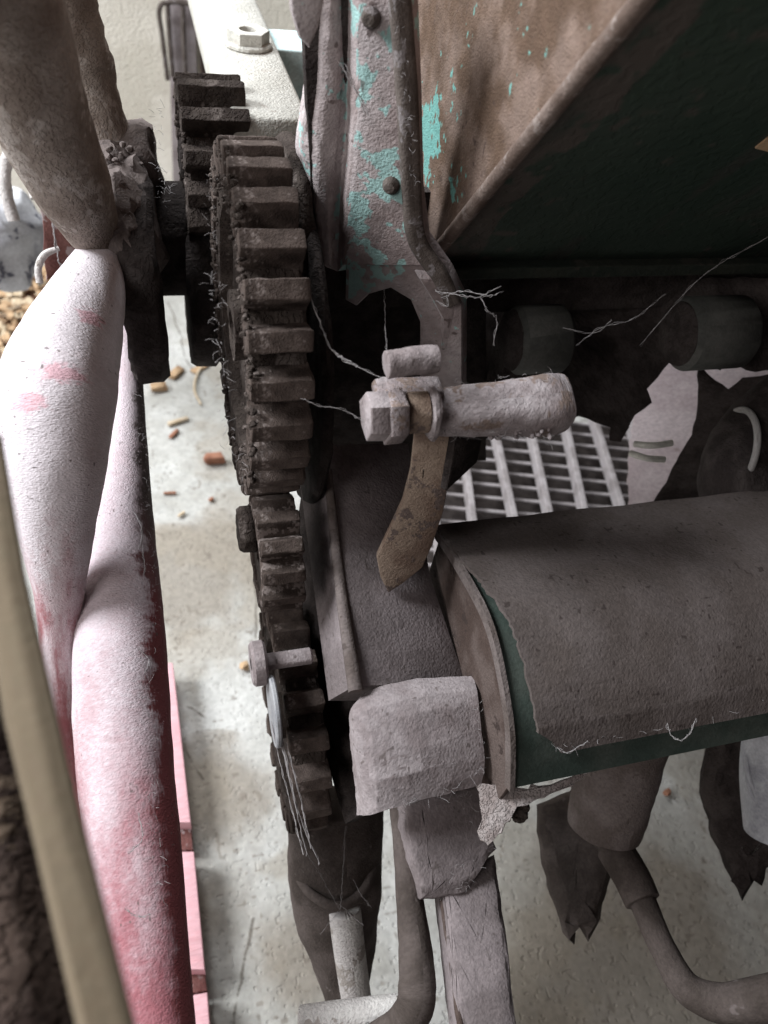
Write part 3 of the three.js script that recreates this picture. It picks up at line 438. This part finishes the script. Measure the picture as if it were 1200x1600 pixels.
// sloping frame bar with its cap, the sleeve, the draw bar and the hooked rod
{
  const fl = [W(500, 690, 0.6), W(548, 1075, 0.545), W(742, 1068, 0.575), W(668, 905, 0.6), W(640, 690, 0.64)];
  part(drill, 'frame_bar', plate(fl, 0.05, { bevel: 0.003 }), M.dustMid, 'broad sloping frame bar under the lever');
  part(drill, 'bar_edge', sweep([W(512, 735, 0.588), W(530, 900, 0.563), W(556, 1080, 0.54)], [0.003, 0.004, 0.005], { seg: 12, rings: 30, power: 3 }), M.dustBrown);
  const capRows = [[[549, 1110, 0.56], [566, 1086, 0.548], [620, 1066, 0.551], [690, 1058, 0.558], [740, 1056, 0.566]], [[545, 1114, 0.552], [556, 1108, 0.536], [620, 1092, 0.534], [690, 1084, 0.541], [745, 1080, 0.552]], [[549, 1180, 0.556], [568, 1172, 0.536], [626, 1160, 0.532], [692, 1150, 0.539], [752, 1140, 0.551]], [[555, 1232, 0.566], [576, 1226, 0.542], [634, 1212, 0.538], [702, 1196, 0.544], [757, 1190, 0.556]], [[557, 1274, 0.576], [582, 1272, 0.552], [640, 1254, 0.55], [702, 1240, 0.554], [752, 1226, 0.563]]];
  part(drill, 'bar_cap', patch(capRows.map((r) => r.map((q) => W(...q))), 0.004, 0.0009, 70, 56), M.dust, 'dusty lilac sheet cap bent over the frame bar');
  part(drill, 'bar_side', plate([W(470, 690, 0.66), W(515, 735, 0.645), W(556, 1090, 0.62), W(566, 1270, 0.625), W(532, 1290, 0.65), W(500, 1160, 0.66), W(488, 1000, 0.67), W(462, 860, 0.68)], 0.012), M.blackIron);
  part(drill, 'bar_sleeve', boxUV(rough(fine(plate(jag([W(632, 1250, 0.585), W(770, 1225, 0.6), W(775, 1330, 0.61), W(730, 1400, 0.605), W(658, 1412, 0.6), W(640, 1330, 0.59)], 0.001, 0.012), 0.035, { bevel: 0.006 }), 0.007), 0.0022, 70)), M.dustMid, 'lumpy dusty sleeve around the draw bar');
  part(drill, 'draw_bar', boxUV(rough(fine(plate([W(690, 1380, 0.61), W(775, 1330, 0.625), W(790, 1450, 0.615), W(815, 1640, 0.6), W(722, 1640, 0.59)], 0.03, { bevel: 0.004 }), 0.009), 0.0012, 70)), M.dustMid, 'flat dusty bar running down towards the viewer');
  part(drill, 'rust_strip', sweep([W(690, 1405, 0.612), W(706, 1500, 0.605), W(724, 1640, 0.59)], [0.002, 0.0025, 0.0025], { seg: 8, rings: 20, lump: 0.3, freq: 90 }), M.plateBrown);
  part(drill, 'hook_rod', sweep([W(620, 1245, 0.62), W(632, 1330, 0.62), W(643, 1430, 0.62), W(652, 1530, 0.615), W(648, 1574, 0.615), W(622, 1604, 0.62), W(560, 1640, 0.63)], [0.0065, 0.008, 0.0105, 0.0125, 0.0125, 0.0115, 0.01], { seg: 20, rings: 50, lump: 0.06, freq: 90 }), M.boot, 'round dark rod bent into a hook at the bottom');
  part(drill, 'cross_tube', sweep([W(470, 1598, 0.66), W(550, 1588, 0.655), W(625, 1580, 0.65)], [0.011, 0.0112, 0.0112], { seg: 24, rings: 12 }), M.paleDust, 'pale end of a tube at the bottom edge');
}
// seed boots
function boot(outline, t, th) { return boxUV(rough(fine(plate(jag(outline.map(([x, y, d = 0]) => W(x, y, t + d)), 0.0012, 0.012), th, { bevel: Math.min(0.016, th * 0.4) }), 0.012), 0.003, 32)); }
{
  const b = part(drill, 'seed_boot', sweep([W(525, 1255, 0.72), W(525, 1330, 0.74), W(526, 1400, 0.77), W(535, 1480, 0.81), W(542, 1580, 0.86)], [0.042, 0.0415, 0.041, 0.031, 0.016], { seg: 36, rings: 40, lump: 0.07, freq: 30, squash: 0.8 }), M.boot, 'seed boot below the gears, narrowing to its tip');
  part(b, 'boot_strap', sweep([W(458, 1362, 0.735), W(490, 1400, 0.722), W(530, 1416, 0.718), W(565, 1395, 0.722), W(588, 1345, 0.735)], [0.003, 0.004, 0.004, 0.004, 0.003], { seg: 10, rings: 24 }), M.boot);
  part(b, 'seed_pipe', sweep([W(538, 1420, 0.74), W(548, 1500, 0.77), W(560, 1580, 0.81)], [0.014, 0.0135, 0.013], { seg: 20, rings: 20 }), M.paleDust, 'pale pipe coming out of the boot');
}
{
  const b = part(drill, 'seed_boot', boot([[838, 1258], [905, 1225], [975, 1180], [1012, 1180], [1000, 1260], [985, 1330], [955, 1370], [940, 1420], [930, 1456], [920, 1478], [908, 1456], [902, 1448], [895, 1482], [878, 1462], [868, 1420], [846, 1350], [834, 1300]], 0.78, 0.05), M.boot, 'tapered seed boot with a notched tip, left of the bent pipe');
  part(b, 'boot_strap', sweep([W(892, 1254, 0.768), W(915, 1285, 0.762), W(955, 1305, 0.76), W(985, 1300, 0.766)], [0.003, 0.0035, 0.0035, 0.003], { seg: 10, rings: 24 }), M.rust);
  part(b, 'seed_tube', sweep([W(985, 1120, 0.71), W(965, 1200, 0.735), W(945, 1290, 0.765)], [0.037, 0.036, 0.033], { seg: 32, rings: 24, lump: 0.03 }), M.dustBrown);
  part(b, 'bent_pipe', sweep([W(935, 1290, 0.775), W(972, 1345, 0.76), W(1000, 1400, 0.75), W(1035, 1480, 0.74), W(1075, 1545, 0.735), W(1130, 1568, 0.73), W(1215, 1558, 0.72)], [0.0135, 0.0135, 0.0115, 0.0105, 0.012, 0.014, 0.016], { seg: 22, rings: 60, lump: 0.03 }), M.boot, 'dark bent pipe curving to the right edge');
  part(b, 'pipe_sleeve', sweep([W(960, 1325, 0.762), W(985, 1368, 0.753), W(1004, 1408, 0.748)], [0.0158, 0.0155, 0.015], { seg: 22, rings: 16, lump: 0.03 }), M.boot);
}
{
  const b = part(drill, 'seed_boot', boot([[1098, 1165], [1140, 1130], [1300, 1100], [1300, 1290], [1196, 1360], [1188, 1392], [1176, 1384], [1158, 1412], [1138, 1370], [1110, 1310], [1088, 1240]], 0.84, 0.05), M.blackIron, 'dark seed boot with a torn tip at the right edge');
  part(b, 'seed_tube', sweep([W(1245, 1060, 0.76), W(1232, 1150, 0.775), W(1222, 1215, 0.79), W(1220, 1300, 0.81)], [0.037, 0.036, 0.034, 0.03], { seg: 32, rings: 24 }), M.galvanised, 'ribbed galvanised seed tube');
  for (const [y, t] of [[1200, 0.778], [1216, 0.782]]) part(b, 'tube_rib', new THREE.TorusGeometry(0.0345, 0.002, 8, 44).applyMatrix4(new THREE.Matrix4().makeRotationX(Math.PI / 2 + 0.5).setPosition(W(1222, y, t + 0.008))), M.galvanised);
}

// ================================================================ the red tube frame on the left
{
  const f = thing('red_tube_frame', 'red painted tube frame under thick pale dust, left of the gears', 'tube frame', V(-0.05, 0, -0.45));
  part(f, 'upper_tube', sweep([W(-60, -110, 0.46), W(6, 20, 0.5), W(62, 180, 0.56), W(112, 290, 0.61), W(146, 362, 0.645)], [0.0315, 0.0305, 0.029, 0.0265, 0.019], { seg: 40, rings: 60, lump: 0.025, freq: 40, metres: false }), M.redUpper, 'brown dusty upper tube');
  part(f, 'back_tube', sweep([W(80, -60, 0.66), W(118, 50, 0.68), W(150, 150, 0.7), W(196, 300, 0.72)], [0.022, 0.02, 0.018, 0.018], { seg: 24, rings: 40, lump: 0.14, freq: 60, metres: false }), M.redUpper);
  const bend = part(f, 'bent_tube', sweep([W(166, 392, 0.66), W(150, 432, 0.64), W(117, 520, 0.6), W(88, 620, 0.57), W(85, 720, 0.56), W(88, 820, 0.57), W(93, 930, 0.6), W(94, 1030, 0.63), W(108, 1150, 0.68), W(150, 1300, 0.74)], [0.017, 0.0225, 0.0325, 0.0385, 0.0335, 0.0255, 0.0168, 0.0135, 0.012, 0.011], { seg: 44, rings: 90, lump: 0.025, freq: 40, metres: false }), M.redWhite, 'fat bent tube white with dust, pink paint showing through');
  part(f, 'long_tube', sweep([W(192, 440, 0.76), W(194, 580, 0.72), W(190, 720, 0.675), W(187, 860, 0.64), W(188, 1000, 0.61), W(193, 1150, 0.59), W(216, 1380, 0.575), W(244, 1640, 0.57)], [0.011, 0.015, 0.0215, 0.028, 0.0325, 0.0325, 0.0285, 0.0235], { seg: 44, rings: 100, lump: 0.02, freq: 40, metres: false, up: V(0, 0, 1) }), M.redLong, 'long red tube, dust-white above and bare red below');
  part(f, 'hub', boxUV(rough(mergeGeometries([turned(disc(0.042, 0.045, 0.008), W(160, 350, 0.7), V(1, 0.2, 0.1), 40), turned(disc(0.028, 0.03, 0.006), W(185, 250, 0.72), V(1, 0.2, 0.1), 30)]), 0.006, 45)), M.dustBrown, 'lumpy dust-caked joint of the tubes');
  for (const [x, y, t, r] of [[186, 368, 0.655, 0.028], [188, 318, 0.665, 0.024], [196, 425, 0.67, 0.026], [178, 268, 0.695, 0.02], [206, 348, 0.68, 0.022]]) { const p = W(x, y, t), g = new THREE.IcosahedronGeometry(r, 12); g.scale(0.75, 1, 0.9); g.translate(p.x, p.y, p.z); part(f, 'dust_lump', boxUV(rough(g, 0.007, 60, 1.2)), M.dustBrown); }
  part(f, 'hub_crust', clumps(Array.from({ length: 90 }, () => W(rr(160, 222), rr(225, 440), rr(0.67, 0.69))), 0.001, 0.003), M.dustBrown).userData.kind = 'stuff';
  part(f, 'side_plate', plate(jag(poly('z', -0.72, [[62, 235], [150, 340], [165, 385], [120, 410], [72, 440], [66, 340], [58, 290]]), 0.001), 0.004), M.redPlate, 'dull red side plate');
  for (const q of [[[248, 1035], [270, 1035], [298, 1285], [262, 1285]], [[266, 1330], [303, 1330], [320, 1515], [270, 1515]], [[255, 1562], [324, 1550], [332, 1660], [262, 1660]]]) part(f, 'base_bar', plate(q.map(([x, y]) => onAxis('y', 0.045, x, y)), 0.04, { bevel: 0.002 }), M.redBar, 'pink faded section of the red base');
  for (const q of [[[262, 1287], [298, 1287], [302, 1328], [266, 1328]], [[270, 1517], [320, 1517], [324, 1548], [262, 1558]]]) part(f, 'base_tie', plate(q.map(([x, y]) => onAxis('y', 0.025, x, y)), 0.02, { bevel: 0.002 }), M.redPlate);
}

// ================================================================ things in front, behind and on the floor
solo('wooden_post', 'beige wooden post out of focus in the lower left foreground', 'post', plate([[0, 640], [-70, 640], [-30, 900], [0, 1090], [52, 1300], [135, 1640], [232, 1640], [120, 1250], [40, 900]].map(([x, y]) => W(x, y, 0.26 - (y - 640) * 0.00006)), 0.03, { bevel: 0.004 }), M.beamWood);
solo('rough_timber', 'dark rough timber filling the lower left corner beside the beige post', 'timber', sweep([W(-90, 980, 0.36), W(-50, 1150, 0.35), W(-15, 1350, 0.34), W(30, 1680, 0.33)], [0.026, 0.027, 0.027, 0.028], { seg: 40, rings: 70, lump: 0.06, freq: 70, power: 4 }), M.darkWood);
{ // wire frame and boards against the wall
  const r = thing('wire_frame', 'bent dark wire frame leaning against the pale plaster wall', 'wire frame', onAxis('z', -1.72, 280, 60)), q = (pts) => sweep(pts.map(([x, y]) => onAxis('z', -1.74, x, y)), pts.map(() => 0.0045), { seg: 8, rings: 30 });
  part(r, 'bent_wire', q([[262, 125], [254, 60], [249, 14], [256, 5], [300, 8], [306, 16], [310, 60]]), M.ribIron); part(r, 'wire', q([[270, 120], [264, 50], [262, 8]]), M.ribIron); part(r, 'wire', q([[290, 118], [287, 60], [286, 10]]), M.ribIron);
  const b = thing('wall_board', 'grey weathered board standing behind the wire frame', 'board', onAxis('z', -1.76, 290, 60));
  for (const [x0, x1] of [[266, 287], [288, 308]]) part(b, 'plank', plate(poly('z', -1.76, [[x0 - 4, -30], [x1 - 4, -30], [x1 + 6, 330], [x0 + 6, 330]]), 0.015), M.dust);
  solo('dark_plank', 'narrow dark plank in the gap beside the pale rail', 'plank', plate(poly('z', -1.6, [[310, -30], [330, -30], [345, 250], [318, 250]]), 0.02), M.darkWood);
}
solo('rag_bundle', 'blurred grey and white rag bundle behind the red tubes at the left edge', 'rag', boxUV(rough(new THREE.SphereGeometry(0.09, 40, 30).applyMatrix4(new THREE.Matrix4().makeScale(0.6, 0.85, 0.7).setPosition(W(6, 372, 1.35))), 0.02, 14)), M.rag);
solo('white_strap', 'looped pale strap hanging left of the upper red tube', 'strap', sweep([W(22, 345, 0.9), W(8, 290, 0.9), W(12, 245, 0.9), W(28, 228, 0.9), W(46, 262, 0.89), W(56, 310, 0.88)], [0.006, 0.006, 0.006, 0.006, 0.006, 0.005], { seg: 10, rings: 40, lump: 0.2, freq: 80 }), M.paleDust);
solo('cord', 'short curved pale cord against the dull red plate', 'cord', sweep([W(62, 442, 0.75), W(60, 418, 0.75), W(70, 398, 0.75), W(92, 388, 0.75)], [0.003, 0.003, 0.003, 0.002], { seg: 8, rings: 24 }), M.paleDust);
{ // slatted grate behind the drill, lying near the floor
  const c = onAxis('y', 0.13, 840, 740), g = thing('slatted_grate', 'pale slatted wire grate behind the drill, under the hopper', 'grate', c), a = -0.24, ex = V(Math.cos(a), 0, -Math.sin(a)), ez = V(Math.sin(a), 0, Math.cos(a)), at = (u, v, h = 0) => c.clone().addScaledVector(ex, u).addScaledVector(ez, v).add(V(0, h, 0));
  for (let k = -3; k <= 4; k++) part(g, 'slat', bar(at(k * 0.062 + (k % 2) * 0.008, -0.22, 0.006), at(k * 0.062 - (k % 2) * 0.008, 0.24, 0.006), 0.0105, 0.022), M.slat);
  for (let k = -7; k <= 7; k++) part(g, 'rod', sweep([at(-0.24, k * 0.03, -0.006), at(0, k * 0.03, -0.007), at(0.3, k * 0.03, -0.006)], [0.0031, 0.0031, 0.0031], { seg: 10, rings: 8 }), M.slat);
  part(g, 'dark_backing', plate([at(-0.26, -0.26, -0.09), at(0.32, -0.26, -0.09), at(0.32, 0.26, -0.09), at(-0.26, 0.26, -0.09)], 0.01), M.blackIron);  // black plate added below so the gaps between the slats read dark
}
solo('floor_stand_in', 'added lilac sheet in place of the floor seen under the hopper, right of the grate', 'sheet', plate(jag([[1040, 510], [1240, 500], [1240, 620], [1180, 700], [1080, 830], [978, 830], [984, 700], [990, 652], [1004, 626], [996, 602]].map(([x, y]) => W(x, y, 1.05)), 0.002), 0.006), M.sheet);  // sheet added to stand in for the pale floor seen through the gap
// wood chips: a heap by the wall and single ones on the floor
function chipShape(l, w, h) { l *= 0.8; w *= 0.75; return boxUV(rough(new RoundedBoxGeometry(l, h, w, 2, h * 0.25), h * 0.35, 60)); }
const chipForms = [chipShape(0.03, 0.018, 0.008), chipShape(0.024, 0.02, 0.01), chipShape(0.036, 0.014, 0.007)];
{
  const out = []; for (let k = 0; k < 700; k++) {
    const p = onAxis('y', 0, rr(-60, 80), rr(435, 640)); const g = chipForms[k % 3].clone(); g.rotateX(rr(-0.9, 0.9)); g.rotateY(rr(0, 6.3)); g.rotateZ(rr(-0.5, 0.5)); g.translate(p.x, 0.008 + 0.05 * rnd() * Math.max(0.1, 1 - Math.abs(p.x + 0.36) * 3), p.z); out.push(g);
  }
  for (const [k, m] of [[0, M.chipOrange], [1, M.chipPale], [2, M.chipBrown]]) { }
  const h = thing('wood_chip_heap', 'heap of orange brown wood chips on the floor at the left edge', 'wood chips', onAxis('y', 0, 20, 530)); h.userData.kind = 'stuff';
  for (const [k, m] of [[0, M.chipOrange], [1, M.chipPale], [2, M.chipBrown]]) part(h, 'wood_chips', out.filter((_, i) => i % 3 === k || (k < 2 && i % 6 === 5 - k * 3)).map((g) => g.clone()), m).userData.kind = 'stuff';
}
const chip = (label, x, y, l, w, h, turn, m) => { const p = onAxis('y', h * 0.5, x, y), g = chipShape(l, w, h); g.rotateY(turn); g.translate(p.x, p.y, p.z); return solo('wood_chip', label, 'wood chip', g, m); };
chip('orange wood chip on the concrete, upper of the pair beside the gears', 275, 582, 0.045, 0.022, 0.01, 0.9, M.chipOrange);
chip('orange wood chip on the concrete, lower of the pair beside the gears', 248, 604, 0.036, 0.026, 0.012, 0.1, M.chipOrange);
chip('white splinter lying alone on the concrete between red tube and gear', 278, 658, 0.05, 0.01, 0.008, 0.4, M.chipPale);
chip('dark crumb just below the white splinter', 272, 677, 0.03, 0.009, 0.006, 0.9, M.chipBrown);
chip('brown cone-like piece touching the edge of the large gear', 335, 717, 0.046, 0.02, 0.02, -0.1, M.chipBrown);
chip('thin brown splinter below the white splinter, near the red tube', 266, 770, 0.026, 0.006, 0.005, -0.1, M.chipBrown);
chip('small pale curl of wood beside the long red tube', 284, 803, 0.018, 0.006, 0.006, 0.5, M.chipPale);
chip('tiny brown crumb near the gear, below the cone-like piece', 330, 780, 0.012, 0.008, 0.006, 0.4, M.chipBrown);
chip('orange brown crumb left of the gear bolt', 382, 1040, 0.016, 0.014, 0.01, 0.2, M.chipOrange);
chip('pale flat shaving above the orange pair of chips', 312, 575, 0.05, 0.02, 0.004, 0.7, M.chipOrange);
chip('small dark chip on the floor right of the notched seed boot', 1043, 1238, 0.014, 0.01, 0.008, 0.2, M.chipBrown);
solo('straw', 'curved pale straw on the floor beside the large gear', 'straw', sweep([[322, 565], [308, 585], [304, 610], [314, 632]].map(([x, y]) => onAxis('y', 0.004, x, y)), [0.002, 0.0025, 0.0025, 0.002], { seg: 8, rings: 24 }), M.chipPale);
// fibres of lint, too many to count
const lintOf = (parent, list, len, r) => { part(parent, 'lint', lint(list, len, r), M.web).userData.kind = 'stuff'; };
const along = (pts, n, j) => Array.from({ length: n }, () => { const k = rnd() * (pts.length - 1.0001), i = Math.floor(k), f = k - i, a = pts[i], b = pts[i + 1], m = (q) => a[q] + (b[q] - a[q]) * f; return W(m(0) + rr(-j, j), m(1) + rr(-j, j), m(2)); });
const redFrame = scene.getObjectByName('red_tube_frame');
lintOf(redFrame, along([[212, 600, 0.69], [226, 760, 0.645], [236, 900, 0.61], [232, 1050, 0.572], [238, 1250, 0.55], [250, 1400, 0.545]], 170, 9), 0.007);
lintOf(redFrame, along([[190, 440, 0.64], [176, 560, 0.575], [160, 690, 0.55], [138, 860, 0.575], [112, 1000, 0.61]], 110, 8), 0.006);
lintOf(redFrame, along([[160, 200, 0.555], [185, 300, 0.62], [205, 360, 0.65], [200, 440, 0.66]], 90, 14), 0.007);
lintOf(drill, along([[330, 250, 0.52], [334, 420, 0.45], [342, 560, 0.44], [358, 690, 0.47], [385, 770, 0.53]], 160, 10), 0.006);
lintOf(drill, along([[580, 605, 0.448], [640, 600, 0.452], [690, 606, 0.46], [780, 590, 0.475], [868, 588, 0.49]], 90, 6), 0.006);
lintOf(drill, along([[690, 678, 0.47], [780, 680, 0.475], [860, 690, 0.485]], 80, 6), 0.007);
lintOf(drill, along([[745, 1080, 0.545], [757, 1200, 0.55], [690, 1242, 0.55], [600, 1266, 0.545]], 70, 5), 0.007);
lintOf(drill, along([[640, 1260, 0.575], [740, 1250, 0.58], [770, 1320, 0.59], [690, 1410, 0.59]], 90, 22), 0.006);
lintOf(drill, along([[860, 1165, 0.525], [960, 1150, 0.545], [1060, 1130, 0.57], [1190, 1096, 0.605]], 60, 4), 0.008);
lintOf(drill, along([[620, -10, 0.48], [640, 180, 0.5], [650, 340, 0.53], [700, 450, 0.56]], 90, 6), 0.005);
lintOf(drill, along([[250, 150, 0.66], [248, 250, 0.66], [262, 320, 0.67]], 70, 9), 0.007);
// cobwebs
function web(label, strands, r = 0.0006) {
  const p = strands[0][0], o = thing('cobweb', label, 'cobweb', W(...p)), geos = []; r *= 0.55;
  for (const s of strands) for (let n = 0; n < 2; n++) {
    const c = new THREE.CatmullRomCurve3(s.map((q) => W(...q))), m = 5 * s.length, pts = [];
    for (let k = 0; k <= m; k++) { const j = n ? 0.001 : 0.0003; pts.push(c.getPoint(k / m).add(V(rr(-j, j), rr(-j, j), rr(-j, j)))); }
    geos.push(sweep(pts, pts.map(() => r * (n ? 0.35 : 0.6) * rr(0.5, 1.4)), { seg: 5, rings: m * 3, cap: false }));
  }
  part(o, 'strand', geos, M.web);
}
web('dusty cobweb strand hanging from the casting to the clamp handle', [[[478, 440, 0.47], [500, 505, 0.465], [520, 548, 0.46], [552, 570, 0.455], [600, 592, 0.45]], [[520, 548, 0.46], [538, 560, 0.457], [560, 572, 0.455]]], 0.0008);
web('cobweb strand from the large gear to the clamp nut', [[[470, 622, 0.45], [500, 634, 0.452], [535, 640, 0.455], [575, 662, 0.455]]], 0.0006);
web('faint vertical cobweb thread above the clamp handle', [[[600, 450, 0.54], [602, 500, 0.5], [604, 548, 0.455]]], 0.0004);
web('tangled cobweb at the elbow of the casting', [[[680, 455, 0.53], [715, 460, 0.52], [745, 464, 0.52], [782, 448, 0.53]], [[690, 465, 0.53], [720, 455, 0.525], [765, 462, 0.52], [786, 456, 0.53]], [[752, 466, 0.52], [762, 485, 0.52], [776, 498, 0.525], [770, 540, 0.53]], [[682, 470, 0.525], [700, 478, 0.52], [698, 460, 0.52]]], 0.0008);
web('cobweb tuft on the painted face of the casting', [[[530, 95, 0.49], [548, 128, 0.49], [562, 150, 0.49], [576, 180, 0.49]], [[540, 100, 0.49], [556, 140, 0.49], [570, 176, 0.49]]], 0.0007);
web('cobweb loop hanging from the lid edge of the cover', [[[1042, 1130, 0.55], [1050, 1150, 0.55], [1064, 1157, 0.55], [1078, 1145, 0.55], [1088, 1122, 0.555]], [[870, 1168, 0.525], [885, 1176, 0.525], [905, 1166, 0.525], [918, 1158, 0.525]]], 0.0007);
web('cobweb threads across the mouth of the seed boot below the gears', [[[478, 1330, 0.67], [505, 1375, 0.69], [530, 1420, 0.71]], [[530, 1412, 0.71], [552, 1432, 0.71], [568, 1446, 0.71]], [[540, 1290, 0.69], [536, 1360, 0.7], [532, 1416, 0.71]], [[500, 1460, 0.72], [520, 1435, 0.715], [534, 1416, 0.71]], [[552, 1375, 0.7], [566, 1400, 0.71], [580, 1418, 0.715]]], 0.0005);
web('pale fibrous cobweb hanging down along the left of the lower gear', [[[430, 1120, 0.575], [446, 1190, 0.58], [462, 1260, 0.59], [480, 1335, 0.6]], [[424, 1130, 0.575], [440, 1200, 0.58], [458, 1270, 0.59], [474, 1336, 0.6]], [[440, 1150, 0.575], [456, 1230, 0.585], [478, 1300, 0.6], [500, 1350, 0.61]], [[448, 1160, 0.575], [470, 1250, 0.59], [486, 1325, 0.6]]], 0.0011);
web('cobweb fluff along the shaded side of the long red tube', [[[205, 790, 0.63], [222, 830, 0.62], [214, 870, 0.61]], [[222, 850, 0.61], [226, 890, 0.605], [222, 920, 0.6]], [[212, 1010, 0.575], [232, 1030, 0.575], [226, 1052, 0.57]], [[216, 1270, 0.535], [222, 1310, 0.53], [200, 1335, 0.525]], [[195, 1420, 0.52], [215, 1432, 0.52], [236, 1428, 0.52]]], 0.0007);
web('thick cobweb cord on the dull red side plate', [[[62, 262, 0.72], [72, 300, 0.72], [82, 345, 0.72], [90, 400, 0.72], [96, 420, 0.72]], [[76, 320, 0.72], [84, 360, 0.72], [86, 390, 0.72]]], 0.0013);
web('cobweb threads under the hopper front', [[[900, 540, 0.58], [940, 512, 0.57], [985, 500, 0.57], [1040, 460, 0.57]], [[880, 512, 0.58], [930, 520, 0.58], [956, 500, 0.58]], [[1000, 540, 0.6], [1100, 430, 0.56], [1200, 370, 0.56]]], 0.0004);
{ // dense dusty web between the draw bar sleeve and the cover
  const o = thing('dense_cobweb', 'dense brown dusty cobweb bridging the draw bar sleeve and the green cover', 'cobweb', W(810, 1255, 0.56));
  part(o, 'web_sheet', boxUV(rough(plate(jag([[742, 1225], [800, 1232], [860, 1226], [940, 1196], [900, 1222], [850, 1246], [806, 1262], [790, 1290], [762, 1318], [748, 1300], [752, 1260]].map(([x, y], i) => W(x, y, 0.56 + 0.004 * (i % 3))), 0.0015, 0.004), 0.0016, { bevel: 0.0004 }), 0.002, 120)), M.webMat);
  part(o, 'web_lump', clumps(Array.from({ length: 26 }, () => W(rr(790, 822), rr(1262, 1282), 0.575)), 0.001, 0.0035), M.dirt).userData.kind = 'stuff';
}
renderer.render(scene, camera);
